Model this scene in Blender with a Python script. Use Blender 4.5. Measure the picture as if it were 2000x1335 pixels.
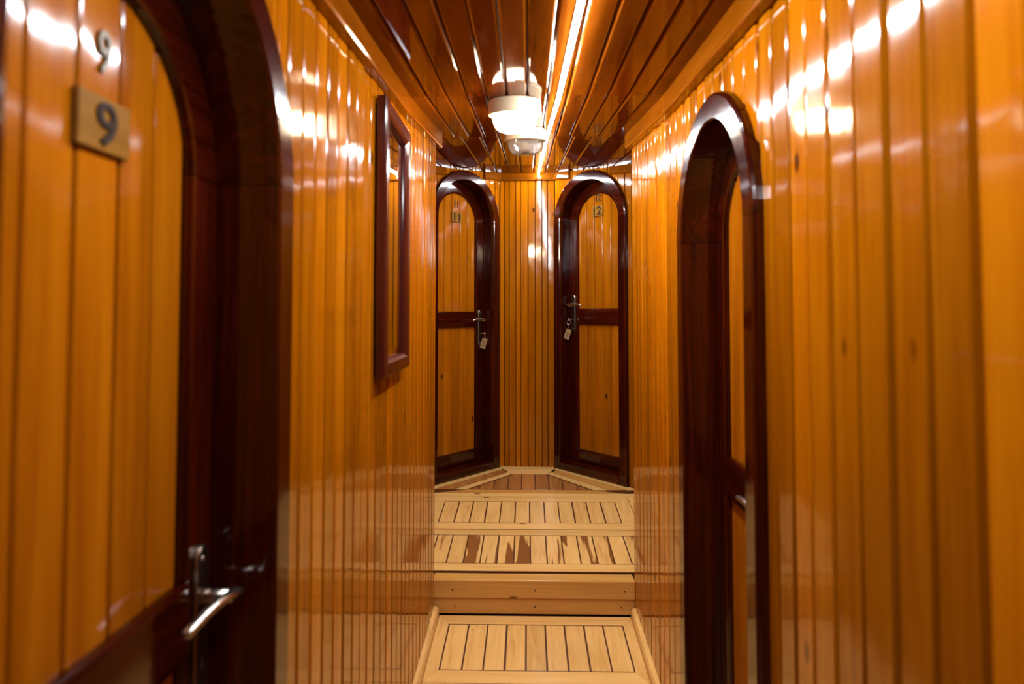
import bpy, bmesh, math, random
from mathutils import Vector, Matrix
random.seed(11)
PI = math.pi
for o in list(bpy.data.objects):
    bpy.data.objects.remove(o)
SC = bpy.context.scene
COL = SC.collection

# ------------------------------------------------------------------ camera
F_PX, VP = 1300.0, (1030.0, 608.0)
PITCH = math.radians(2.2)
cam_d = bpy.data.cameras.new('camera')
cam = bpy.data.objects.new('camera', cam_d)
COL.objects.link(cam)
cam_d.sensor_fit = 'HORIZONTAL'
cam_d.sensor_width = 36.0
cam_d.lens = F_PX / 2000 * 36.0
cam_d.clip_start = 0.02
YAW = math.atan((VP[0] - 1000) / F_PX)
cam.location = (0, 0, 1.0)
cam.rotation_euler = (PI / 2 + PITCH, 0, YAW)
cam_d.shift_y = (VP[1] - F_PX * math.tan(PITCH) - 667.5) / 2000
cam_d.dof.use_dof = True
cam_d.dof.focus_distance = 3.3
cam_d.dof.aperture_fstop = 2.8
SC.camera = cam

# ------------------------------------------------------------------ world, exposure
w = bpy.data.worlds.new('world')
SC.world = w
w.use_nodes = True
w.node_tree.nodes['Background'].inputs[0].default_value = (0.02, 0.015, 0.01, 1)
w.node_tree.nodes['Background'].inputs[1].default_value = 0.3
SC.view_settings.view_transform = 'Standard'
SC.view_settings.look = 'None'
SC.view_settings.gamma = 1.0
SC.view_settings.use_curve_mapping = False
SC.view_settings.exposure = 0.08
SC.cycles.use_denoising = True
SC.cycles.max_bounces = 8
SC.cycles.diffuse_bounces = 4
SC.cycles.glossy_bounces = 4
SC.cycles.adaptive_threshold = 0.03
SC.cycles.transparent_max_bounces = 10
SC.cycles.sample_clamp_indirect = 12.0

LED_POWER = 270.0
BULB_POWER = 1150.0

# ------------------------------------------------------------------ materials
def nt(name):
    m = bpy.data.materials.new(name)
    m.use_nodes = True
    n = m.node_tree
    b = n.nodes['Principled BSDF']
    return m, n, b

def wood(name, dark, mid, light, axis='Z', rough=0.35, coat=1.0, coat_rough=0.085, knots=0.05,
         vary=0.3, wob=0.35, fine=1.0, stripe=None, spec=0.0):
    m, n, b = nt(name)
    L = n.links.new
    tc = n.nodes.new('ShaderNodeTexCoord')
    oi = n.nodes.new('ShaderNodeObjectInfo')
    off = n.nodes.new('ShaderNodeVectorMath'); off.operation = 'MULTIPLY'
    cmb = n.nodes.new('ShaderNodeCombineXYZ')
    for k in range(3):
        L(oi.outputs['Random'], cmb.inputs[k])
    off.inputs[1].default_value = (17.3, 31.7, 23.9)
    L(cmb.outputs[0], off.inputs[0])
    add = n.nodes.new('ShaderNodeVectorMath'); add.operation = 'ADD'
    L(tc.outputs['Object'], add.inputs[0]); L(off.outputs[0], add.inputs[1])
    al = 'XYZ'.index(axis)
    def mapped(across, along):
        mp = n.nodes.new('ShaderNodeMapping')
        s = [across] * 3; s[al] = along
        mp.inputs['Scale'].default_value = s
        L(add.outputs[0], mp.inputs['Vector'])
        return mp.outputs[0]
    g1 = n.nodes.new('ShaderNodeTexNoise')
    g1.inputs['Scale'].default_value = 1.0; g1.inputs['Detail'].default_value = 6
    g1.inputs['Roughness'].default_value = 0.6; g1.inputs['Distortion'].default_value = 0.8
    L(mapped(60 * fine, 2.2), g1.inputs['Vector'])
    g2 = n.nodes.new('ShaderNodeTexNoise')
    g2.inputs['Scale'].default_value = 1.0; g2.inputs['Detail'].default_value = 3
    g2.inputs['Distortion'].default_value = 1.2
    L(mapped(14, 1.1), g2.inputs['Vector'])
    mx = n.nodes.new('ShaderNodeMix'); mx.data_type = 'FLOAT'
    mx.inputs[0].default_value = 0.45
    L(g1.outputs['Fac'], mx.inputs[2]); L(g2.outputs['Fac'], mx.inputs[3])
    rp = n.nodes.new('ShaderNodeValToRGB')
    e = rp.color_ramp.elements
    e[0].position = 0.32; e[0].color = (*dark, 1)
    e[1].position = 0.68; e[1].color = (*light, 1)
    k = e.new(0.5); k.color = (*mid, 1)
    L(mx.outputs[0], rp.inputs[0])
    col = rp.outputs[0]
    if stripe:
        g3 = n.nodes.new('ShaderNodeTexNoise')
        g3.inputs['Scale'].default_value = 1.0; g3.inputs['Detail'].default_value = 4
        g3.inputs['Distortion'].default_value = 0.5
        L(mapped(13, 0.5), g3.inputs['Vector'])
        sr = n.nodes.new('ShaderNodeValToRGB')
        sr.color_ramp.elements[0].position = 0.545; sr.color_ramp.elements[1].position = 0.57
        L(g3.outputs['Fac'], sr.inputs[0])
        ms = n.nodes.new('ShaderNodeMix'); ms.data_type = 'RGBA'
        L(sr.outputs[0], ms.inputs[0]); L(col, ms.inputs[6])
        ms.inputs[7].default_value = (*stripe, 1)
        col = ms.outputs[2]
    if knots > 0:
        vo = n.nodes.new('ShaderNodeTexVoronoi')
        vo.inputs['Scale'].default_value = 1.0
        L(mapped(8.0, 4.2), vo.inputs['Vector'])
        kr = n.nodes.new('ShaderNodeValToRGB')
        kr.color_ramp.elements[0].position = knots * 0.8; kr.color_ramp.elements[0].color = (1, 1, 1, 1)
        kr.color_ramp.elements[1].position = knots * 1.6; kr.color_ramp.elements[1].color = (0, 0, 0, 1)
        L(vo.outputs['Distance'], kr.inputs[0])
        mk = n.nodes.new('ShaderNodeMix'); mk.data_type = 'RGBA'
        L(kr.outputs[0], mk.inputs[0]); L(col, mk.inputs[6])
        mk.inputs[7].default_value = (dark[0] * 0.25, dark[1] * 0.2, dark[2] * 0.2, 1)
        col = mk.outputs[2]
    hs = n.nodes.new('ShaderNodeHueSaturation')
    mr = n.nodes.new('ShaderNodeMapRange')
    mr.inputs['To Min'].default_value = 1 - vary; mr.inputs['To Max'].default_value = 1 + vary * 0.6
    L(oi.outputs['Random'], mr.inputs['Value'])
    L(mr.outputs[0], hs.inputs['Value']); L(col, hs.inputs['Color'])
    L(hs.outputs[0], b.inputs['Base Color'])
    b.inputs['Roughness'].default_value = rough
    b.inputs['Specular IOR Level'].default_value = spec
    b.inputs['Coat Weight'].default_value = coat
    b.inputs['Coat Roughness'].default_value = coat_rough
    b.inputs['Coat IOR'].default_value = 1.5
    wb = n.nodes.new('ShaderNodeTexNoise')
    wb.inputs['Scale'].default_value = 1.0; wb.inputs['Detail'].default_value = 1.5
    L(mapped(11, 7), wb.inputs['Vector'])
    bp = n.nodes.new('ShaderNodeBump')
    bp.inputs['Strength'].default_value = wob; bp.inputs['Distance'].default_value = 0.0040
    L(wb.outputs['Fac'], bp.inputs['Height'])
    L(bp.outputs[0], b.inputs['Normal']); L(bp.outputs[0], b.inputs['Coat Normal'])
    return m

def plain(name, col, rough=0.4, metal=0.0, coat=0.0, spec=0.5):
    m, n, b = nt(name)
    b.inputs['Base Color'].default_value = (*col, 1)
    b.inputs['Roughness'].default_value = rough
    b.inputs['Metallic'].default_value = metal
    b.inputs['Coat Weight'].default_value = coat
    b.inputs['Specular IOR Level'].default_value = spec
    tc = n.nodes.new('ShaderNodeTexCoord')
    no = n.nodes.new('ShaderNodeTexNoise'); no.inputs['Scale'].default_value = 60
    n.links.new(tc.outputs['Object'], no.inputs['Vector'])
    mr = n.nodes.new('ShaderNodeMapRange')
    mr.inputs['To Min'].default_value = rough * 0.8; mr.inputs['To Max'].default_value = rough * 1.25
    n.links.new(no.outputs['Fac'], mr.inputs['Value'])
    n.links.new(mr.outputs[0], b.inputs['Roughness'])
    return m

def emit(name, col, s):
    m = bpy.data.materials.new(name); m.use_nodes = True
    n = m.node_tree; n.nodes.clear()
    o = n.nodes.new('ShaderNodeOutputMaterial'); e = n.nodes.new('ShaderNodeEmission')
    e.inputs[0].default_value = (*col, 1); e.inputs[1].default_value = s
    n.links.new(e.outputs[0], o.inputs[0])
    return m

WALL_C = ((0.270, 0.064, 0.0006), (0.370, 0.103, 0.0010), (0.430, 0.138, 0.0025))
M_WALL = wood('varnished_pine_wall', *WALL_C, axis='Z', knots=0.06)
M_PANEL = wood('varnished_pine_panel', (0.235, 0.055, 0.0010), (0.325, 0.089, 0.0016), (0.390, 0.122, 0.0030), axis='Z', knots=0.06, vary=0.15)
M_GROOVE = plain('dark_groove', (0.07, 0.014, 0.001), 0.6, spec=0.1)
M_CEIL = wood('varnished_ceiling_board', (0.105, 0.021, 0.0010), (0.155, 0.033, 0.0016), (0.20, 0.048, 0.0025), axis='Y', knots=0.0, vary=0.2, wob=0.20, coat=0.6, coat_rough=0.06, spec=0.0)
M_TRIM_Y = wood('varnished_trim_along', (0.125, 0.028, 0.0007), (0.18, 0.043, 0.0011), (0.23, 0.060, 0.002), axis='Y', knots=0.02, vary=0.15)
M_TRIM_X = wood('varnished_trim_across', (0.125, 0.028, 0.0007), (0.18, 0.043, 0.0011), (0.23, 0.060, 0.002), axis='X', knots=0.02, vary=0.15)
MAH = ((0.012, 0.0010, 0.0003), (0.032, 0.0026, 0.0006), (0.070, 0.0068, 0.0012))
M_MAH_Z = wood('mahogany_upright', *MAH, axis='Z', knots=0, vary=0.25, wob=0.25, coat_rough=0.1)
M_MAH_X = wood('mahogany_cross', *MAH, axis='X', knots=0, vary=0.25, wob=0.25, coat_rough=0.1)
PINE = ((0.60, 0.300, 0.075), (0.74, 0.420, 0.130), (0.80, 0.480, 0.170))
M_PINE_X = wood('floor_pine_across', *PINE, axis='X', knots=0.06, vary=0.12, coat=0.6, coat_rough=0.16, rough=0.4)
M_PINE_Y = wood('floor_pine_along', *PINE, axis='Y', knots=0.02, vary=0.10, coat=0.6, coat_rough=0.16, rough=0.4)
M_PINE_S = wood('floor_pine_heartwood', *PINE, axis='Y', knots=0.0, vary=0.08, coat=0.6, coat_rough=0.16, rough=0.4, stripe=(0.24, 0.085, 0.020))
M_RED_Y = wood('floor_reddish_plank', (0.27, 0.085, 0.018), (0.40, 0.145, 0.034), (0.50, 0.210, 0.060), axis='Y', knots=0.04, vary=0.2, coat=0.6, coat_rough=0.16)
M_BRN_X = wood('floor_brown_border', (0.44, 0.175, 0.032), (0.60, 0.265, 0.055), (0.68, 0.340, 0.090), axis='X', knots=0.05, vary=0.15, coat=0.6, coat_rough=0.16)
M_RISER = wood('riser_pine', (0.48, 0.215, 0.042), (0.60, 0.300, 0.070), (0.68, 0.360, 0.100), axis='X', knots=0.06, vary=0.1, coat=0.5, coat_rough=0.2)
M_INLAY = plain('dark_inlay', (0.095, 0.030, 0.008), 0.4, spec=0.2)
M_NICKEL = plain('satin_nickel', (0.62, 0.58, 0.52), 0.24, 1.0)
M_PLATE = plain('bronzed_lock_plate', (0.26, 0.20, 0.155), 0.30, 1.0)
M_BRASS = wood('brass_brown_plate', (0.185, 0.076, 0.009), (0.24, 0.104, 0.014), (0.29, 0.132, 0.022), axis='X', knots=0, vary=0.05, rough=0.4, coat=0.12, coat_rough=0.3)
M_DIGIT = plain('dark_bronze_digit', (0.022, 0.008, 0.003), 0.6, 0.0, spec=0.15)
M_NUMERAL = plain('aged_brass_numeral', (0.060, 0.034, 0.012), 0.3, 0.5)
M_KEY = plain('pale_brass_key', (0.62, 0.50, 0.30), 0.35, 0.8)
M_TAG = plain('kraft_key_tag', (0.27, 0.165, 0.065), 0.6)
M_TAGMARK = plain('tag_mark', (0.10, 0.06, 0.03), 0.6)
M_MIRROR = plain('mirror_glass', (0.86, 0.87, 0.86), 0.012, 1.0)
M_WHITE = plain('cream_plastic', (0.50, 0.39, 0.25), 0.4)
M_NAIL = plain('nail_head', (0.045, 0.020, 0.010), 0.5)
M_LED = emit('led_glow', (0.90, 0.96, 1.0), LED_POWER)
M_BULB = emit('bulb_glow', (1.0, 0.80, 0.56), BULB_POWER)
M_CHAN = plain('led_channel', (0.75, 0.76, 0.78), 0.3)
M_FIL = plain('unlit_bulb', (0.62, 0.48, 0.34), 0.25)

def diffuser(name, tr, cl):
    m = bpy.data.materials.new(name); m.use_nodes = True
    n = m.node_tree; n.nodes.clear(); L = n.links.new
    o = n.nodes.new('ShaderNodeOutputMaterial')
    t = n.nodes.new('ShaderNodeBsdfTransparent'); t.inputs[0].default_value = (0.95, 0.95, 0.93, 1)
    d = n.nodes.new('ShaderNodeBsdfTranslucent'); d.inputs[0].default_value = (0.95, 0.93, 0.9, 1)
    f = n.nodes.new('ShaderNodeBsdfDiffuse'); f.inputs[0].default_value = (0.50, 0.50, 0.48, 1)
    g = n.nodes.new('ShaderNodeBsdfGlossy'); g.inputs['Roughness'].default_value = 0.08
    df = n.nodes.new('ShaderNodeMixShader'); df.inputs[0].default_value = 0.5
    L(d.outputs[0], df.inputs[1]); L(f.outputs[0], df.inputs[2])
    a = n.nodes.new('ShaderNodeMixShader'); a.inputs[0].default_value = tr
    L(df.outputs[0], a.inputs[1]); L(t.outputs[0], a.inputs[2])
    c = n.nodes.new('ShaderNodeMixShader')
    fr = n.nodes.new('ShaderNodeFresnel'); fr.inputs[0].default_value = 1.45
    L(fr.outputs[0], c.inputs[0]); L(a.outputs[0], c.inputs[1]); L(g.outputs[0], c.inputs[2])
    L(c.outputs[0], o.inputs[0])
    return m
M_DOME_ON = diffuser('ribbed_glass_lit', 0.55, 0)
M_DOME_OFF = diffuser('ribbed_glass_unlit', 0.72, 0)

# ------------------------------------------------------------------ helpers
def link(name, me, mat=None, parent=None, loc=(0, 0, 0), rot=(0, 0, 0), smooth=False):
    if mat is not None and not me.materials:
        me.materials.append(mat)
    if smooth:
        for p in me.polygons:
            p.use_smooth = True
    o = bpy.data.objects.new(name, me)
    COL.objects.link(o)
    o.location = loc; o.rotation_euler = rot
    if parent is not None:
        o.parent = parent
    return o

def mesh(name, vs, fs):
    me = bpy.data.meshes.new(name)
    me.from_pydata(vs, [], fs)
    bm = bmesh.new(); bm.from_mesh(me)
    bmesh.ops.recalc_face_normals(bm, faces=bm.faces)
    bm.to_mesh(me); bm.free()
    me.update()
    return me

def tag(o, label, cat, kind=None, group=None):
    o['label'] = label; o['category'] = cat
    if kind: o['kind'] = kind
    if group: o['group'] = group
    return o

def empty(name, loc=(0, 0, 0), rotz=0):
    o = bpy.data.objects.new(name, None)
    COL.objects.link(o); o.location = loc; o.rotation_euler = (0, 0, rotz)
    o.empty_display_size = 0.05
    return o

def box_mesh(name, size, bevel=0.0, seg=2, off=(0, 0, 0)):
    bm = bmesh.new()
    bmesh.ops.create_cube(bm, size=1.0)
    for v in bm.verts:
        v.co = Vector((v.co.x * size[0] + off[0], v.co.y * size[1] + off[1], v.co.z * size[2] + off[2]))
    if bevel > 0:
        bmesh.ops.bevel(bm, geom=bm.edges[:], offset=bevel, segments=seg, affect='EDGES', profile=0.5)
    me = bpy.data.meshes.new(name); bm.to_mesh(me); bm.free()
    return me

def prism_z(name, prof, zb, zt):
    """closed profile in XY, own bottom and top height per profile point"""
    n = len(prof)
    vs = [(p[0], p[1], b) for p, b in zip(prof, zb)] + [(p[0], p[1], t) for p, t in zip(prof, zt)]
    fs = [(i, (i + 1) % n, n + (i + 1) % n, n + i) for i in range(n)]
    fs += [tuple(range(n))[::-1], tuple(range(n, 2 * n))]
    return mesh(name, vs, fs)

def board_profile(w, th=0.014, c=0.0066, g=0.0085, ef=0.36):
    e = c * ef
    return [(e, g), (e + c * 0.12, g * 0.75), (c * 0.72, g * 0.25), (c, 0), (w - c, 0), (w - c * 0.72, g * 0.25),
            (w - e - c * 0.12, g * 0.75), (w - e, g), (w - e, th), (e, th)]

def lathe(name, prof, seg=48, rib=0, amp=0.0):
    """prof: (r, z) list; ribs modulate the radius"""
    vs, fs = [], []
    n = len(prof)
    for i in range(seg):
        a = 2 * PI * i / seg
        k = 1 + (amp if (rib and i % 2) else 0)
        for r, z in prof:
            vs.append((r * k * math.cos(a), r * k * math.sin(a), z))
    for i in range(seg):
        j = (i + 1) % seg
        for q in range(n - 1):
            fs.append((i * n + q, j * n + q, j * n + q + 1, i * n + q + 1))
    me = mesh(name, vs, fs)
    bm = bmesh.new(); bm.from_mesh(me)
    bmesh.ops.remove_doubles(bm, verts=bm.verts, dist=1e-6)
    bm.to_mesh(me); bm.free()
    return me

def tube(name, pts, r, seg=10, flat=1.0, closed=False):
    pts = [Vector(p) for p in pts]
    n = len(pts)
    rr = r if isinstance(r, (list, tuple)) else [r] * n
    vs, fs = [], []
    up = Vector((0, 0, 1))
    for i, p in enumerate(pts):
        if closed:
            t = (pts[(i + 1) % n] - pts[i - 1]).normalized()
        else:
            t = (pts[min(i + 1, n - 1)] - pts[max(i - 1, 0)]).normalized()
        u = up if abs(t.dot(up)) < 0.9 else Vector((0, 1, 0))
        s = t.cross(u).normalized(); v = s.cross(t)
        for k in range(seg):
            a = 2 * PI * k / seg
            vs.append(tuple(p + s * math.cos(a) * rr[i] + v * math.sin(a) * rr[i] * flat))
    m = n if closed else n - 1
    for i in range(m):
        j = (i + 1) % n
        for k in range(seg):
            l = (k + 1) % seg
            fs.append((i * seg + k, i * seg + l, j * seg + l, j * seg + k))
    if not closed:
        fs.append(tuple(range(seg))[::-1]); fs.append(tuple(range((n - 1) * seg, n * seg)))
    return mesh(name, vs, fs)

def clip(poly, a, b, c):
    """keep a*x+b*y<=c"""
    out = []
    for i in range(len(poly)):
        p, q = poly[i], poly[(i + 1) % len(poly)]
        dp, dq = a * p[0] + b * p[1] - c, a * q[0] + b * q[1] - c
        if dp <= 0: out.append(p)
        if dp * dq < 0:
            t = dp / (dp - dq)
            out.append((p[0] + (q[0] - p[0]) * t, p[1] + (q[1] - p[1]) * t))
    return out

def plate(name, poly, zf, th, mat, parent, lift=0.0, gap=0.0):
    """flat slab on a polygon in plan; top follows zf(Y); edges very slightly chamfered"""
    cx = sum(p[0] for p in poly) / len(poly); cy = sum(p[1] for p in poly) / len(poly)
    cz = zf(cy) + lift
    n = len(poly)
    def inset(p, d):
        v = Vector((p[0] - cx, p[1] - cy)); l = v.length
        v = v * max(0, (l - d) / l)
        return v
    vs = []
    for p in poly:
        vs.append((p[0] - cx, p[1] - cy, zf(p[1]) + lift - th - cz))
    for p in poly:
        vs.append((p[0] - cx, p[1] - cy, zf(p[1]) + lift - 0.0006 - cz))
    for p in poly:
        q = inset(p, 0.0008)
        vs.append((q.x, q.y, zf(p[1]) + lift - cz))
    fs = [tuple(range(n))[::-1], tuple(range(2 * n, 3 * n))]
    for r in range(2):
        for i in range(n):
            j = (i + 1) % n
            fs.append((r * n + i, r * n + j, (r + 1) * n + j, (r + 1) * n + i))
    return link(name, mesh(name, vs, fs), mat, parent, (cx, cy, cz))

def text_mesh(body, size, depth, sx=1.0, bevel=0.0, shear=0.0):
    cu = bpy.data.curves.new('digits', 'FONT')
    cu.body = body; cu.size = size; cu.extrude = depth / 2; cu.align_x = 'CENTER'; cu.align_y = 'CENTER'
    cu.bevel_depth = bevel; cu.resolution_u = 4; cu.offset = 0.0
    cu.space_character = 1.05
    o = bpy.data.objects.new('digits_tmp', cu); COL.objects.link(o)
    dg = bpy.context.evaluated_depsgraph_get()
    me = bpy.data.meshes.new_from_object(o.evaluated_get(dg))
    bpy.data.objects.remove(o)
    xs = [v.co.x for v in me.vertices]; ys = [v.co.y for v in me.vertices]
    cx, cy = (min(xs) + max(xs)) / 2, (min(ys) + max(ys)) / 2
    for v in me.vertices:
        x, y, z = v.co
        v.co = ((x - cx) * sx, -z, y - cy)     # stands upright, faces local -y
    me.materials.clear()
    return me

# ------------------------------------------------------------------ heights of the place
XL, XR = -0.372, 0.428          # corridor walls
Y_END = 2.69                    # where the corridor walls stop, at the step
Y_END_R = 2.73
Y_BACK = -1.5
def ceil_z(y):
    return 1.526 + 0.0577 * y if y < 1.95 else 1.6385 + 0.112 * (y - 1.95)
def floor_low(y): return -0.360 + 0.055 * y
def floor_mid(y): return -0.2916 + 0.08 * y
def floor_top(y): return 0.0

R_OUT, R_IN, R_PANEL, R_CUT = 0.307, 0.248, 0.173, 0.286

# ------------------------------------------------------------------ walls of vertical boards
def wall(name, origin, rotz, length, pitch, zbot, ztop, label, opening=None, jitter=0.006, start=0.0, mat=None):
    """local x runs along the wall, local y into it; opening = (centre, spring height)"""
    mat = mat or M_WALL
    root_vs, root_fs = [], []
    cuts = [start]
    s = start
    rnd = random.Random(hash(name) % 1 + len(name) * 7 + int(length * 100))
    while s < length - 0.012:
        s += pitch * (rnd.uniform(0.93, 1.07) if pitch > 0.05 else rnd.uniform(0.72, 1.3))
        cuts.append(min(s, length))
    if length - cuts[-1] > 1e-4: cuts.append(length)
    if opening:
        c, sp = opening[:2]
        for q in (c - R_CUT, c + R_CUT):
            cuts.append(q)
    cuts = sorted(x for x in cuts if start - 1e-6 <= x <= length + 1e-6)
    boards = []
    for a, b in zip(cuts[:-1], cuts[1:]):
        if b - a < 0.006: continue
        boards.append((a, b))
    ca, sa = math.cos(rotz), math.sin(rotz)
    def worldy(x): return origin[1] + x * sa
    def bottom(x, inside):
        if opening and inside:
            d = min(abs(x - opening[0]), R_CUT)
            return opening[1] + math.sqrt(max(R_CUT ** 2 - d * d, 0))
        return zbot(worldy(x))
    o = None
    specs = []
    for a, b in boards:
        mid = (a + b) / 2
        inside = bool(opening) and abs(mid - opening[0]) < R_CUT
        n0 = len(root_vs)
        for k in range(5):
            x = a + (b - a) * k / 4
            root_vs.append((x, 0.0135, bottom(x, inside))); root_vs.append((x, 0.0135, ztop(worldy(x))))
            root_vs.append((x, 0.030, bottom(x, inside))); root_vs.append((x, 0.030, ztop(worldy(x))))
        for k in range(4):
            i = n0 + k * 4
            root_fs += [(i, i + 4, i + 5, i + 1), (i + 2, i + 3, i + 7, i + 6), (i, i + 2, i + 6, i + 4)]
        specs.append((a, b, inside))
    o = link(name, mesh(name, root_vs, root_fs), M_GROOVE, None, (origin[0], origin[1], 0), (0, 0, rotz))
    tag(o, label, 'wall', 'structure')
    for a, b, inside in specs:
        prof = board_profile(b - a, c=0.0082 if pitch > 0.05 else 0.0034, g=0.0090 if pitch > 0.05 else 0.006)
        if inside:    # extra points so that the curved cut stays round
            w = b - a
            c = prof[3][0]
            mids = [(c + (w - 2 * c) * k / 5, 0) for k in range(1, 5)] if w > 0.03 else []
            prof = prof[:4] + mids + prof[4:]
        zb = [bottom(a + p[0], inside) for p in prof]
        zt = [ztop(worldy(a + p[0])) for p in prof]
        z0 = min(zb)
        me = prism_z('board', prof, [z - z0 for z in zb], [z - z0 for z in zt])
        tilt = rnd.uniform(-jitter, jitter)
        link('board', me, mat, o, (a, rnd.uniform(-0.0006, 0.0006), z0), (rnd.uniform(-0.0012, 0.0012), 0, tilt))
    return o

CL, CR = 0.685, 1.515           # centres of the near doors along the corridor
SP_NEAR, SP_FAR = 1.180, 1.562
wall('wall_left', (XL, Y_BACK), PI / 2, Y_END - Y_BACK, 0.069, floor_low, ceil_z,
     'left corridor wall of varnished vertical boards around the door marked 9', (CL - Y_BACK, SP_NEAR))
wall('wall_right', (XR, Y_END_R), -PI / 2, Y_END_R - Y_BACK, 0.074, floor_low, ceil_z,
     'right corridor wall of varnished vertical boards around its single arched door', (Y_END_R - CR, SP_NEAR))
# the wider end of the corridor, two slanted door walls and a narrow wall between them
BL, BR = (-0.180, 4.345), (0.178, 4.335)
AL, AR = math.radians(52.0), math.radians(-49.5)
uL = (math.cos(AL), math.sin(AL)); uR = (math.cos(AR), math.sin(AR))
LENL, LENR = 0.73, 0.73
PL = (BL[0] - uL[0] * LENL, BL[1] - uL[1] * LENL)
PR = (BR[0] + uR[0] * LENR, BR[1] + uR[1] * LENR)
zero = lambda y: 0.0
wall('wall_end', BL, math.atan2(BR[1] - BL[1], BR[0] - BL[0]), math.hypot(BR[0] - BL[0], BR[1] - BL[1]), 0.0385, zero, ceil_z,
     'narrow end wall of thin varnished boards between the doors marked 11 and 12')
wall('wall_end_left', PL, AL, LENL, 0.040, zero, ceil_z,
     'slanted boarded wall that holds the door marked 11', (LENL - 0.329, SP_FAR))
wall('wall_end_right', BR, AR, LENR, 0.040, zero, ceil_z,
     'slanted boarded wall that holds the door marked 12', (0.315, SP_FAR))
fl_v = lambda y: min(floor_mid(y), 0.0)
wall('wall_niche_left', (PL[0], Y_END + 0.03), PI / 2, PL[1] - Y_END - 0.03, 0.069, fl_v, ceil_z,
     'boarded side wall beside the upper steps, hidden behind the left wall end')
wall('wall_niche_right', (PR[0], PR[1]), -PI / 2, PR[1] - Y_END_R - 0.03, 0.069, fl_v, ceil_z,
     'boarded side wall beside the upper steps, hidden behind the right wall end')
wall('wall_return_left', (XL - 0.004, Y_END + 0.028), PI, (XL - 0.004) - PL[0], 0.069, fl_v, ceil_z,
     'short boarded return behind the end of the left wall')
wall('wall_return_right', (PR[0], Y_END_R + 0.028), PI, PR[0] - XR - 0.004, 0.069, fl_v, ceil_z,
     'short boarded return behind the end of the right wall')
wall('wall_back', (XR, Y_BACK), PI, XR - XL, 0.074, floor_low, ceil_z,
     'boarded wall closing the corridor behind the viewpoint')

# ------------------------------------------------------------------ ceiling
cv, cf = [], []
ys = [Y_BACK, 1.95, 4.45]
for y in ys:
    cv += [(-0.75, y, ceil_z(y) + 0.013), (0.75, y, ceil_z(y) + 0.013), (-0.75, y, ceil_z(y) + 0.05), (0.75, y, ceil_z(y) + 0.05)]
for k in range(2):
    i = k * 4
    cf += [(i, i + 1, i + 5, i + 4), (i + 2, i + 6, i + 7, i + 3)]
ceiling = link('ceiling', mesh('ceiling', cv, cf), M_GROOVE)
tag(ceiling, 'dark varnished plank ceiling carrying the lamps and light strip', 'ceiling', 'structure')
def ceiling_board(x0, x1, y0, y1):
    prof = board_profile(x1 - x0, 0.014, 0.0072, 0.0045, 0.14)
    ym = (y0 + y1) / 2; zm = (ceil_z(y0 + 1e-6) + ceil_z(y1 - 1e-6)) / 2
    n = len(prof); vs = []
    for y in (y0 + 0.0006, y1 - 0.0006):
        for px, pd in prof:
            vs.append((px, y - ym, ceil_z(y) + pd - zm))
    fs = [(i, (i + 1) % n, n + (i + 1) % n, n + i) for i in range(n)] + [tuple(range(n)), tuple(range(n, 2 * n))]
    link('ceiling_board', mesh('ceiling_board', vs, fs), M_CEIL, ceiling, (x0, ym, zm + random.uniform(-0.0005, 0.0005)),
         (0, random.uniform(-0.004, 0.004), 0))
x = -0.42
while x < 0.45:
    for y0, y1 in ((Y_BACK, 1.95), (1.95, 2.76)):
        ceiling_board(x, x + 0.06, y0, y1)
    x += 0.06
x = -0.664
while x < 0.68:
    ceiling_board(x, x + 0.078, 2.76, 4.43)
    x += 0.078

# trims between wall and ceiling
def strip(name, a, b, into, h, t, label, mat, zf=ceil_z, drop=0.0, ease=0.006):
    """moulding under the ceiling from a to b (plan); 'into' is the unit vector towards the room"""
    A, B = Vector(a), Vector(b); I = Vector(into)
    prof = [(0, 0), (t, 0), (t, -h + ease), (t - ease * 0.4, -h + ease * 0.3), (t - ease, -h), (0, -h)]
    n = len(prof); vs = []
    m = (A + B) / 2; zm = (zf(a[1]) + zf(b[1])) / 2
    ang = math.atan2(B.y - A.y, B.x - A.x)
    for P in (A, B):
        for d, z in prof:
            q = P + I * d
            vs.append((q.x - m.x, q.y - m.y, zf(P.y) + z - drop - zm))
    fs = [(i, (i + 1) % n, n + (i + 1) % n, n + i) for i in range(n)] + [tuple(range(n)), tuple(range(n, 2 * n))]
    o = link(name, mesh(name, vs, fs), mat, None, (m.x, m.y, zm))
    return tag(o, label, 'trim', 'structure')
TH = 0.056
strip('trim_1', (XL, Y_BACK), (XL, 1.948), (1, 0), TH, 0.026, 'long ceiling moulding above the left wall and mirror', M_TRIM_Y)
strip('trim_2', (XL, 1.95), (XL, Y_END), (1, 0), TH, 0.026, 'far length of ceiling moulding past the mirror on the left', M_TRIM_Y)
strip('trim_3', (XR, Y_BACK), (XR, 1.948), (-1, 0), TH, 0.026, 'long ceiling moulding above the right wall and its door', M_TRIM_Y)
strip('trim_4', (XR, 1.95), (XR, Y_END_R), (-1, 0), TH, 0.026, 'far length of ceiling moulding past the door on the right', M_TRIM_Y)
nE = Vector((BR[1] - BL[1], -(BR[0] - BL[0]))).normalized()
nL = Vector((uL[1], -uL[0])); nR = Vector((uR[1], -uR[0]))
CH = 0.05
strip('trim_5', BL, BR, nE, CH, 0.02, 'cornice across the narrow end wall where the light strip ends', M_TRIM_X, ease=0.01)
def along(P, u, s): return (P[0] + u[0] * s, P[1] + u[1] * s)
cLs, cRs = LENL - 0.329, 0.315
strip('trim_6', along(PL, uL, cLs + 0.165), BL, nL, CH, 0.02, 'cornice piece between the arch of door 11 and the end wall', M_TRIM_X, ease=0.01)
strip('trim_7', PL, along(PL, uL, cLs - 0.185), nL, CH, 0.02, 'cornice piece left of the arch of door 11', M_TRIM_X, ease=0.01)
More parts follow.
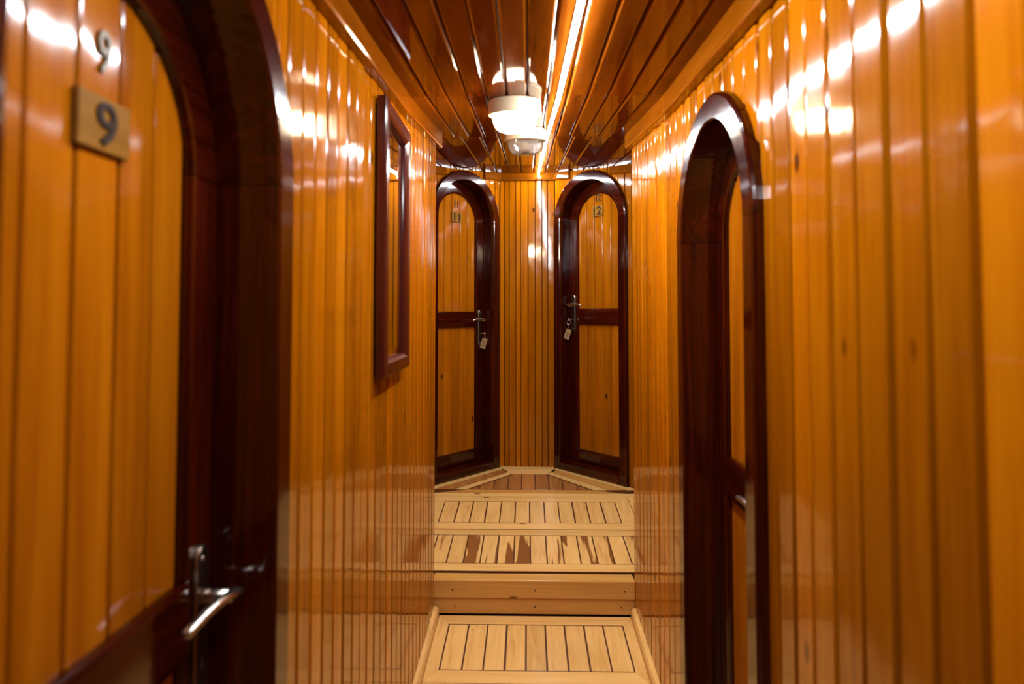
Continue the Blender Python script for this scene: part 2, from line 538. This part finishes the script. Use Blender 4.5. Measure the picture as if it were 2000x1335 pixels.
strip('trim_8', BR, along(BR, uR, cRs - 0.165), nR, CH, 0.02, 'cornice piece between the end wall and the arch of door 12', M_TRIM_X, ease=0.01)
strip('trim_9', along(BR, uR, cRs + 0.185), PR, nR, CH, 0.02, 'cornice piece right of the arch of door 12', M_TRIM_X, ease=0.01)

# ------------------------------------------------------------------ floor
fv = [(-0.70, Y_BACK, floor_low(Y_BACK) - 0.02), (0.70, Y_BACK, floor_low(Y_BACK) - 0.02),
      (-0.70, 2.73, floor_low(2.73) - 0.02), (0.70, 2.73, floor_low(2.73) - 0.02),
      (-0.70, 2.73, floor_mid(2.73) - 0.02), (0.70, 2.73, floor_mid(2.73) - 0.02),
      (-0.70, 3.645, -0.02), (0.70, 3.645, -0.02), (-0.70, 4.45, -0.02), (0.70, 4.45, -0.02)]
ff = [(0, 1, 3, 2), (2, 3, 5, 4), (4, 5, 7, 6), (6, 7, 9, 8)]
floor = link('floor', mesh('floor', fv, ff), M_INLAY)
tag(floor, 'pale inlaid plank floor rising over one step to the landing', 'floor', 'structure')
TK = 0.018
def rect(x0, x1, y0, y1): return [(x0, y0), (x1, y0), (x1, y1), (x0, y1)]

def inlaid_panel(x0, x1, y0, y1, px0, px1, py0, py1, n, zf, lab, front_mat=None, plank_mat=None, mitre=True):
    """hatch panel: dark inlay base, mitred border and n planks with gaps"""
    pan = plate('hatch_panel', rect(x0 + 0.001, x1 - 0.001, y0 + 0.001, y1 - 0.001), zf, TK - 0.001, M_INLAY, floor, lift=-0.0012)
    pan['label'] = lab
    inv = Vector(pan.location)
    def put(o):
        o.parent = pan; o.location = Vector(o.location) - inv
        return o
    g = 0.0055
    bx0, bx1, by0, by1 = px0 - g, px1 + g, py0 - g, py1 + g
    put(plate('border', [(x0, y0), (x1, y0), (bx1, by0), (bx0, by0)], zf, 0.006, front_mat or M_PINE_X, None))
    put(plate('border', [(bx0, by1), (bx1, by1), (x1, y1), (x0, y1)], zf, 0.006, M_PINE_X, None))
    put(plate('border', [(x0, y0), (bx0, by0), (bx0, by1), (x0, y1)], zf, 0.006, M_PINE_Y, None))
    put(plate('border', [(bx1, by0), (x1, y0), (x1, y1), (bx1, by1)], zf, 0.006, M_PINE_Y, None))
    w = (px1 - px0) / n
    for k in range(n):
        a, b = px0 + k * w, px0 + (k + 1) * w
        ga = 0 if k == 0 else random.choice((0.0030, 0.0038)); gb = 0 if k == n - 1 else random.choice((0.0030, 0.0038))
        put(plate('plank', rect(a + ga, b - gb, py0, py1), zf, 0.006, plank_mat or M_PINE_Y, None))
    return pan

WX0, WX1 = XL + 0.02, XR - 0.02
inlaid_panel(WX0, WX1, 2.262, 2.700, -0.302, 0.364, 2.338, 2.632, 9, floor_low, 'pale hatch panel with nine inlaid planks below the step')
inlaid_panel(WX0, WX1, 1.80, 2.258, -0.302, 0.364, 1.876, 2.182, 9, floor_low, 'inlaid hatch panel nearer the viewpoint', front_mat=M_BRN_X)
inlaid_panel(WX0, WX1, 1.33, 1.796, -0.302, 0.364, 1.406, 1.72, 9, floor_low, 'inlaid hatch panel in front of the right door')
for y in (0.86, 0.39, -0.08, -0.55, -1.02):
    inlaid_panel(WX0, WX1, y, y + 0.466, -0.302, 0.364, y + 0.076, y + 0.39, 9, floor_low, 'inlaid hatch panel underfoot')
plate('border', rect(WX0, WX1, Y_BACK + 0.01, -1.024), floor_low, TK, M_PINE_X, floor)
# upper treads
A = inlaid_panel(-0.515, 0.535, 3.212, 3.646, -0.434, 0.456, 3.292, 3.566, 12, floor_mid, 'upper hatch panel of twelve planks before the landing', front_mat=M_PINE_X)
# tread B: long boards front and back, planks with heartwood streaks between
pan = plate('hatch_panel', rect(-0.58, 0.60, 2.784, 3.202), floor_mid, TK - 0.001, M_INLAY, floor, lift=-0.0012)
pan['label'] = 'tread panel with brown heartwood streaks in its planks'
inv = Vector(pan.location)
def putB(o):
    o.parent = pan; o.location = Vector(o.location) - inv
    return o
putB(plate('border', rect(-0.58, 0.60, 3.142, 3.202), floor_mid, 0.006, M_PINE_X, None))
putB(plate('border', rect(-0.58, 0.60, 2.788, 2.852), floor_mid, 0.006, M_PINE_X, None))
k = 0
xx = -0.56
while xx < 0.56:
    m = M_PINE_S if k % 5 != 3 else M_PINE_Y
    putB(plate('plank', rect(xx + 0.003, xx + 0.0715 - 0.003, 2.857, 3.136), floor_mid, 0.006, m, None))
    xx += 0.0715; k += 1
for sx, x0, x1 in ((-1, PL[0], -0.518), (1, 0.538, PR[0])):
    plate('border', rect(x0, x1, 3.206, 3.646), floor_mid, TK, M_PINE_Y, floor)
for x0, x1 in ((PL[0], -0.583), (0.603, PR[0])):
    plate('border', rect(x0, x1, 2.784, 3.202), floor_mid, TK, M_PINE_Y, floor)
# nosing and risers
def floor_box(name, x0, x1, y0, y1, z0, z1, mat, bev=0.003):
    me = box_mesh(name, (x1 - x0, y1 - y0, z1 - z0), bev)
    return link(name, me, mat, floor, ((x0 + x1) / 2, (y0 + y1) / 2, (z0 + z1) / 2))
zn = floor_mid(2.735)
floor_box('nosing', -0.382, 0.4275, 2.699, 2.776, zn - 0.072, zn, M_RISER, 0.004)
floor_box('riser', -0.384, 0.4275, 2.708, 2.728, floor_low(2.70) + 0.004, zn - 0.0735, M_RISER, 0.002)
for x in (-0.30, 0.03, 0.385):
    me = lathe('nail', [(0.0, -0.0006), (0.0034, -0.0006), (0.0034, 0.004), (0, 0.004)], 10)
    link('nail', me, M_NAIL, floor, (x, 2.699, zn - 0.038), (-PI / 2, 0, 0))
    link('nail', me, M_NAIL, floor, (x * 0.97, 2.708, zn - 0.105), (-PI / 2, 0, 0))
# landing: planks fanning to the two slanted doors
TZ = floor_top
b0 = [(-0.33, 3.785), (0.352, 3.785), (0.112, 4.142), (-0.082, 4.142)]
def lineclip(poly, p, q):   # keep the side of the landing centre
    a, b = (q[1] - p[1]), -(q[0] - p[0]); c = a * p[0] + b * p[1]
    cx, cy = 0.0, 3.9
    if a * cx + b * cy > c: a, b, c = -a, -b, -c
    return clip(poly, a, b, c)
pan = plate('hatch_panel', [(PL[0], 3.652), (PR[0], 3.652), (BR[0], BR[1]), (BL[0], BL[1])], TZ, TK - 0.001, M_INLAY, floor, lift=-0.0012)
pan['label'] = 'landing panel of reddish planks between the two far doors'
inv = Vector(pan.location)
n = 9; x0 = -0.35
for k in range(n):
    a = x0 + k * 0.079
    poly = rect(a + 0.003, a + 0.079 - 0.003, 3.79, 4.137)
    poly = lineclip(poly, b0[0], b0[3]); poly = lineclip(poly, b0[1], b0[2])
    if len(poly) > 2:
        putB(plate('plank', poly, TZ, 0.006, M_RED_Y, None))
# borders: back, front and slanted ones in bands
dl = Vector((BL[0] - PL[0], BL[1] - PL[1])).normalized()
dr = Vector((PR[0] - BR[0], PR[1] - BR[1])).normalized()
putB(plate('border', [(-0.090, 4.147), (0.120, 4.147), (0.176, 4.228), (-0.150, 4.228)], TZ, 0.006, M_PINE_X, None))
putB(plate('border', [(-0.160, 4.231), (0.176, 4.231), (0.176, 4.335), (-0.178, 4.343)], TZ, 0.006, M_PINE_X, None))
putB(plate('border', [(-0.50, 3.714), (0.53, 3.714), (0.362, 3.780), (-0.340, 3.780)], TZ, 0.006, M_BRN_X, None))
putB(plate('border', rect(PL[0], PR[0], 3.650, 3.711), TZ, 0.006, M_PINE_X, None))
def band(p, q, r, s, mat):
    putB(plate('border', [p, q, r, s], TZ, 0.006, mat, None))
def lerp(a, b, t): return (a[0] + (b[0] - a[0]) * t, a[1] + (b[1] - a[1]) * t)
iL = ((-0.345, 3.782), (-0.094, 4.146)); oL = ((PL[0] + 0.004, PL[1]), (BL[0] - 0.002, BL[1] - 0.006))
oL = ((-0.60, 3.80), (-0.183, 4.332)); iLx = ((-0.505, 3.716), (-0.096, 4.146))
iL = ((-0.343, 3.783), (-0.094, 4.144))
for (t0, t1, mt) in ((0.02, 0.26, M_PINE_Y), (0.29, 0.66, M_RED_Y), (0.69, 0.99, M_PINE_Y)):
    band(lerp(iL[0], oL[0], t0), lerp(iL[1], oL[1], t0), lerp(iL[1], oL[1], t1), lerp(iL[0], oL[0], t1), mt)
iR = ((0.366, 3.783), (0.124, 4.144)); oR = ((0.625, 3.80), (0.182, 4.326))
for (t0, t1, mt) in ((0.02, 0.32, M_PINE_Y), (0.35, 0.68, M_BRN_X), (0.71, 0.99, M_PINE_Y)):
    band(lerp(iR[0], oR[0], t0), lerp(iR[1], oR[1], t0), lerp(iR[1], oR[1], t1), lerp(iR[0], oR[0], t1), mt)

# baseboards of the low part
def baseboard(name, x, sgn, lab):
    prof = [(0, 0), (0.019, 0), (0.019, 0.030), (0.014, 0.040), (0.0, 0.044)]
    vs = []; n = len(prof)
    y0, y1 = Y_BACK + 0.005, 2.694
    for y in (y0, y1):
        for d, z in prof:
            vs.append((sgn * d, y, floor_low(y) - 0.004 + z))
    fs = [(i, (i + 1) % n, n + (i + 1) % n, n + i) for i in range(n)] + [tuple(range(n)), tuple(range(n, 2 * n))]
    o = link(name, mesh(name, vs, fs), M_PINE_Y, None, (x, 0, 0))
    tag(o, lab, 'baseboard', 'structure')
baseboard('baseboard_left', XL, 1, 'pale baseboard strip along the foot of the left wall')
baseboard('baseboard_right', XR, -1, 'pale baseboard strip along the foot of the right wall')

# ------------------------------------------------------------------ arched doors
def leg_mesh(name, prof, side, z0, z1):
    """profile (r, y) swept upright; side -1 left, +1 right"""
    n = len(prof)
    vs = [(side * r, y, z0) for r, y in prof] + [(side * r, y, z1) for r, y in prof]
    fs = [(i, (i + 1) % n, n + (i + 1) % n, n + i) for i in range(n)] + [tuple(range(n)), tuple(range(n, 2 * n))]
    return mesh(name, vs, fs)
def arc_mesh(name, prof, zc, a0, a1, seg=20, smooth=True):
    n = len(prof); vs, fs = [], []
    for k in range(seg + 1):
        a = a0 + (a1 - a0) * k / seg
        for r, y in prof:
            vs.append((r * math.cos(a), y, zc + r * math.sin(a)))
    for k in range(seg):
        for i in range(n):
            j = (i + 1) % n
            fs.append((k * n + i, k * n + j, (k + 1) * n + j, (k + 1) * n + i))
    fs += [tuple(range(n)), tuple(range(seg * n, seg * n + n))]
    return mesh(name, vs, fs)

def arched(prefix, prof, zb, zc, mat_leg, mat_arc, parent, split=True):
    e = 0.0008
    for s in (-1, 1):
        link(prefix, leg_mesh(prefix, prof, s, zb, zc - e), mat_leg, parent)
    if split:
        link(prefix, arc_mesh(prefix, prof, zc, e, PI / 2 - 0.003), mat_arc, parent)
        link(prefix, arc_mesh(prefix, prof, zc, PI / 2 + 0.003, PI - e), mat_arc, parent)
    else:
        link(prefix, arc_mesh(prefix, prof, zc, 0, PI, 40), mat_arc, parent)

LEAF_Y = 0.070
def make_door(name, loc, rotz, label, zb, zc, rail_z, lever_z, number, hand, plate_z, plate_h, lever_len=0.122, inset=0.036):
    """loc: middle of the opening on the wall face, local y goes into the wall; hand +1 = handle on the right"""
    d = empty(name, (loc[0], loc[1], 0), rotz)
    tag(d, label, 'door', 'structure')
    p = 0.022
    ri, ro = R_IN, R_OUT
    cas = [(ri, -p + 0.004), (ri + 0.004, -p), (ro - 0.008, -p), (ro - 0.002, -p + 0.003), (ro, -p + 0.008), (ro, 0.004), (ri, 0.004)]
    arched('casing', cas, zb, zc, M_MAH_Z, M_MAH_X, d)
    lin = [(ri, 0.0042), (ri + 0.016, 0.0042), (ri + 0.016, LEAF_Y + 0.03), (ri, LEAF_Y + 0.03)]
    arched('lining', lin, zb, zc, M_MAH_Z, M_MAH_X, d)
    link('sill', box_mesh('sill', (2 * ri - 0.002, LEAF_Y + 0.03 + p, 0.05), 0.006, 2), M_MAH_X, d, (0, (LEAF_Y + 0.03 - p) / 2, zb + 0.025))
    # leaf
    ly = LEAF_Y
    rp = R_PANEL
    fr = [(rp + 0.012, ly), (ri - 0.003, ly), (ri - 0.003, ly + 0.03), (rp + 0.012, ly + 0.03)]
    arched('stile', fr, zb + 0.054, zc, M_MAH_Z, M_MAH_X, d)
    bead = [(rp, ly + 0.004), (rp + 0.003, ly - 0.002), (rp + 0.008, ly - 0.004), (rp + 0.0118, ly), (rp + 0.0118, ly + 0.02), (rp, ly + 0.02)]
    rt, rb = rail_z + 0.05, rail_z - 0.05
    rw = 2 * (rp + 0.011)
    arched('bead', bead, rt, zc, M_MAH_Z, M_MAH_X, d, split=False)
    bot = zb + 0.13
    for s in (-1, 1):
        link('bead', leg_mesh('bead', bead, s, bot, rb), M_MAH_Z, d)
    link('rail', box_mesh('rail', (rw, 0.034, 0.10 - 0.001), 0.006, 3), M_MAH_X, d, (0, ly + 0.013, rail_z))
    link('rail', box_mesh('rail', (rw, 0.034, bot - zb - 0.055), 0.005, 2), M_MAH_X, d, (0, ly + 0.013, (bot + zb + 0.054) / 2))
    # boards of the two panels
    n = 5
    wd = 2 * rp / n
    for k in range(n):
        a = -rp + k * wd
        prof = board_profile(wd, 0.012, 0.0042, 0.0038)
        prof = prof[:4] + [(0.0042 + (wd - 0.0084) * q / 6, 0) for q in range(1, 6)] + prof[4:]
        zt = []
        for px, py in prof:
            xx = min(abs(a + px), rp - 0.001)
            zt.append(zc + math.sqrt(max((rp + 0.004) ** 2 - xx * xx, 0)) - rt)
        me = prism_z('panel_board', prof, [0] * len(prof), zt)
        link('panel_board', me, M_PANEL, d, (a, ly + 0.010 + random.uniform(-0.0004, 0.0004), rt), (0, 0, random.uniform(-0.004, 0.004)))
        prof = board_profile(wd, 0.012, 0.003, 0.002)
        me = prism_z('panel_board', prof, [0] * len(prof), [rb - bot] * len(prof))
        link('panel_board', me, M_PANEL, d, (a, ly + 0.010, bot), (0, 0, random.uniform(-0.004, 0.004)))
    # number plate and numeral above it
    pw, ph = 0.086, plate_h
    npl = link('number_plate', box_mesh('number_plate', (pw, 0.008, ph), 0.0012, 1), M_BRASS, d, (0, ly + 0.006, plate_z))
    me = text_mesh(number, ph * 1.12, 0.0022, 1.05 if len(number) > 1 else 1.15, 0.0009)
    dg = link('digits', me, M_DIGIT, npl, (0, -0.0046, 0))
    dg['label'] = 'dark raised number ' + number
    me = text_mesh(number, 0.066, 0.004, 0.72, 0.0006)
    nm = link('numeral', me, M_NUMERAL, d, (0.002, ly + 0.008, plate_z + ph / 2 + 0.050))
    nm['label'] = 'small aged brass numeral ' + number
    # lock plate, lever
    hx = hand * (rp + inset)
    lp_me = bpy.data.meshes.new('x')
    top, botp, hw = lever_z + 0.066, lever_z - 0.166, 0.0175
    prof = []
    for q in range(9):
        a = PI * q / 8
        prof.append((hw * math.cos(a), top - hw + hw * math.sin(a)))
    for q in range(9):
        a = PI + PI * q / 8
        prof.append((hw * math.cos(a), botp + hw + hw * math.sin(a)))
    n = len(prof)
    vs = [(x, 0.0, z - lever_z) for x, z in prof] + [(x, -0.006, z - lever_z) for x, z in prof] + \
         [(x * 0.86, -0.0085, (z - lever_z + 0.05) * 0.985 - 0.05) for x, z in prof]
    fs = [(r * n + i, r * n + (i + 1) % n, (r + 1) * n + (i + 1) % n, (r + 1) * n + i) for r in range(2) for i in range(n)]
    fs += [tuple(range(n)), tuple(range(2 * n, 3 * n))]
    lp = link('lock_plate', mesh('lock_plate', vs, fs), M_PLATE, d, (hx, ly, lever_z))
    for dz in (0.048, -0.148):
        link('screw', lathe('screw', [(0, -0.001), (0.003, -0.001), (0.0042, 0.0004), (0.0042, 0.002)], 12), M_NICKEL, lp, (0, -0.0088, dz), (-PI / 2, 0, 0), True)
    link('keyhole', box_mesh('keyhole', (0.005, 0.002, 0.016), 0.0008, 1), M_NAIL, lp, (0, -0.0088, -0.088))
    # lever: short neck, then an arched bar back across the door
    dx = -hand
    link('lever_neck', tube('lever_neck', [(0, -0.0085, 0), (0, -0.020, 0), (0, -0.050, 0)], [0.011, 0.0085, 0.0085], 14), M_NICKEL, lp, smooth=True)
    pts, rr = [], []
    for q in range(15):
        t = q / 14
        pts.append((dx * (-0.012 + lever_len * t), -0.052 + 0.010 * t * t, -0.004 + 0.013 * math.sin(PI * (0.12 + 0.80 * t))))
        rr.append(0.0085 - 0.0015 * t if 0 < q < 14 else 0.0060)
    link('lever', tube('lever', pts, rr, 14, 0.8), M_NICKEL, lp, smooth=True)
    return d

d9 = make_door('door_1', (XL, CL), PI / 2, 'arched door with number 9 close by on the left wall', floor_low(CL), SP_NEAR, 0.600, 0.622, '9', 1, 1.196, 0.058)
d10 = make_door('door_2', (XR, CR), -PI / 2, 'arched door set into the right corridor wall', floor_low(CR), SP_NEAR, 0.590, 0.598, '10', 1, 1.196, 0.062, 0.165, 0.024)
cL = along(PL, uL, cLs); cR = along(BR, uR, cRs)
d11 = make_door('door_3', cL, AL, 'far arched door with number 11, left of the end wall', 0.0, SP_FAR, 0.950, 0.944, '11', 1, 1.588, 0.066)
d12 = make_door('door_4', cR, AR, 'far arched door with number 12, right of the end wall', 0.0, SP_FAR, 0.968, 1.038, '12', -1, 1.628, 0.066)

# ------------------------------------------------------------------ keys left in the locks
def room_key(door_loc, rotz, hand, z, label, drop, tilt, chain):
    hx = hand * (R_PANEL + 0.036)
    c, s = math.cos(rotz), math.sin(rotz)
    yy = LEAF_Y - 0.010
    loc = (door_loc[0] + c * hx - s * yy, door_loc[1] + s * hx + c * yy, z)
    k = empty('room_key', loc, rotz)
    tag(k, label, 'key', None, 'keys left in the far door locks')
    link('shaft', tube('shaft', [(0, 0.0005, 0), (0, -0.026, 0)], 0.0024, 10), M_KEY, k, smooth=True)
    me = lathe('bow', [(0.0, -0.0015), (0.008, -0.0015), (0.0105, 0), (0.008, 0.0015), (0, 0.0015)], 20)
    for v in me.vertices: v.co.y *= 0.8
    link('bow', me, M_KEY, k, (0, -0.0345, -0.001), (0, PI / 2 - 0.5, 0.3), True)
    ring = [(0.013 * math.cos(a), 0, 0.013 * math.sin(a)) for a in [2 * PI * q / 20 for q in range(20)]]
    link('ring', tube('ring', ring, 0.0016, 8, closed=True), M_NICKEL, k, (0, -0.036, -0.020), (0, 0, 0.5), True)
    zt = -0.034
    if chain:
        nb = 7
        bm = lathe('chain_bead', [(0, -0.0024), (0.0017, -0.0017), (0.0024, 0), (0.0017, 0.0017), (0, 0.0024)], 8)
        for q in range(nb):
            link('chain_bead', bm, M_NICKEL, k, (0.0006 * math.sin(q * 2), -0.036, zt - 0.0046 * q), smooth=True)
        zt -= 0.0046 * nb - 0.001
    tg = link('tag', box_mesh('tag', (0.036, 0.0016, 0.066), 0.0006, 1, (0, 0, -0.031)), M_TAG, k, (0.002, -0.037, zt), (0.04, tilt, -0.5 * hand))
    tg['label'] = 'pale brown key tag'
    for q, ln in ((0.0, 0.040), (0.007, 0.028)):
        link('print_mark', box_mesh('print_mark', (0.0035, 0.0004, ln)), M_TAGMARK, tg, (-0.003 + q, -0.0010, -0.034))
    return k
room_key(cL, AL, 1, 0.860, 'key with kraft tag hanging close in the lock of door 11', 0, 0.28, False)
room_key(cR, AR, -1, 0.950, 'key with tag on a bead chain in the lock of door 12', 0, 0.32, True)

# ------------------------------------------------------------------ mirror on the left wall
def make_mirror():
    W, H, T = 0.36, 0.69, 0.024
    m = empty('wall_mirror', (XL + 0.0040, 1.778, 0.838), PI / 2 + math.radians(0.7))
    tag(m, 'tall mirror in a dark red wooden frame on the left wall', 'mirror')
    fw = 0.045
    prof = [(0, 0.0), (0, -T + 0.004), (0.004, -T), (fw - 0.012, -T), (fw - 0.004, -T + 0.005), (fw, -T + 0.010), (fw, -0.004), (fw, 0)]
    def rail(a, b, inward, horiz):
        n = len(prof); vs = []
        A_, B_ = Vector(a), Vector(b); d = (B_ - A_).normalized(); I = Vector(inward)
        for P, sg in ((A_, 1), (B_, -1)):
            for r, y in prof:
                q = P + I * r + d * (sg * r)
                vs.append((q.x, y, q.y))
        fs = [(i, (i + 1) % n, n + (i + 1) % n, n + i) for i in range(n)] + [tuple(range(n)), tuple(range(n, 2 * n))]
        link('frame_rail', mesh('frame_rail', vs, fs), M_MAHR_X if horiz else M_MAHR_Z, m)
    rail((-W / 2, 0), (-W / 2, H), (1, 0), False)
    rail((W / 2, 0), (W / 2, H), (-1, 0), False)
    rail((-W / 2, H), (W / 2, H), (0, -1), True)
    rail((-W / 2, 0), (W / 2, 0), (0, 1), True)
    x0, x1, z0, z1 = -W / 2 + fw - 0.004, W / 2 - fw + 0.004, fw - 0.004, H - fw + 0.004
    b = 0.022
    vs = [(x0, -0.006, z0), (x1, -0.006, z0), (x1, -0.006, z1), (x0, -0.006, z1),
          (x0 + b, -0.008, z0 + b), (x1 - b, -0.008, z0 + b), (x1 - b, -0.008, z1 - b), (x0 + b, -0.008, z1 - b),
          (x0, -0.002, z0), (x1, -0.002, z0), (x1, -0.002, z1), (x0, -0.002, z1)]
    fs = [(4, 5, 6, 7)] + [(i, (i + 1) % 4, 4 + (i + 1) % 4, 4 + i) for i in range(4)] + \
         [(8 + i, 8 + (i + 1) % 4, (i + 1) % 4, i) for i in range(4)] + [(11, 10, 9, 8)]
    link('mirror_glass', mesh('mirror_glass', vs, fs), M_MIRROR, m)
MAHR = ((0.022, 0.0026, 0.0018), (0.045, 0.0052, 0.0032), (0.075, 0.010, 0.005))
M_MAHR_Z = wood('mirror_frame_upright', *MAHR, axis='Z', knots=0, vary=0.15, wob=0.2, coat_rough=0.14)
M_MAHR_X = wood('mirror_frame_cross', *MAHR, axis='X', knots=0, vary=0.15, wob=0.2, coat_rough=0.14)
make_mirror()

# ------------------------------------------------------------------ ceiling lamps
def lamp(x, y, label, lit):
    z = ceil_z(y)
    slope = math.atan(0.0577 if y < 1.95 else 0.112)
    l = empty('ceiling_lamp', (x, y, z - 0.0008), 0)
    l.rotation_euler = (slope, 0, 0)
    tag(l, label, 'lamp', None, 'round bulkhead lamps on the ceiling')
    base = [(0.0, 0.0), (0.078, 0.0), (0.080, -0.003), (0.081, -0.034), (0.0825, -0.036), (0.0825, -0.043), (0.080, -0.045), (0.070, -0.045), (0.069, -0.040), (0.0, -0.040)]
    link('lamp_base', lathe('lamp_base', base, 64), M_WHITE, l)
    prof = [(0.0695, -0.044)]
    for q in range(1, 13):
        a = PI / 2 * q / 12
        prof.append((0.0695 * (math.cos(a) ** 0.55) if q < 12 else 0.0, -0.046 - 0.052 * math.sin(a)))
    dm = link('glass_dome', lathe('glass_dome', prof, 112, 1, -0.045), M_DOME_ON if lit else M_DOME_OFF, l, smooth=False)
    bulb = []
    for q in range(11):
        a = PI * q / 10
        bulb.append((0.021 * math.sin(a), -0.066 + 0.021 * math.cos(a)))
    link('bulb', lathe('bulb', bulb, 24), M_BULB if lit else M_FIL, l, (-0.018 if lit else 0.0, 0, 0), smooth=True)
    return l
lamp(-0.038, 2.02, 'lit round ceiling lamp with ribbed glass, nearer of the two', True)
lamp(-0.008, 2.57, 'unlit round ceiling lamp with ribbed glass behind the lit one', False)

# ------------------------------------------------------------------ light strip along the ceiling
def led_strip():
    pts = [(0.115, 0.20), (0.104, 1.27), (0.094, 1.95), (0.082, 2.76), (0.073, 4.30)]
    root = empty('light_strip', (pts[0][0], pts[0][1], ceil_z(pts[0][1])))
    tag(root, 'thin glowing white light strip running along the ceiling', 'light strip')
    R0 = Vector(root.location)
    def sweep(name, prof, mat):
        n = len(prof); vs, fs = [], []
        for x, y in pts:
            for dx, dz in prof:
                vs.append((x + dx - R0.x, y - R0.y, ceil_z(y) + dz - R0.z))
        for k in range(len(pts) - 1):
            for i in range(n):
                j = (i + 1) % n
                fs.append((k * n + i, k * n + j, (k + 1) * n + j, (k + 1) * n + i))
        fs += [tuple(range(n)), tuple(range((len(pts) - 1) * n, len(pts) * n))]
        link(name, mesh(name, vs, fs), mat, root)
    sweep('channel', [(-0.0072, -0.0005), (0.0072, -0.0005), (0.0072, -0.0035), (-0.0072, -0.0035)], M_CHAN)
    sweep('diffuser', [(-0.006, -0.0036)] + [(-0.006 * math.cos(PI * q / 6), -0.0036 - 0.006 * math.sin(PI * q / 6)) for q in range(1, 6)] + [(0.006, -0.0036)], M_LED)
led_strip()
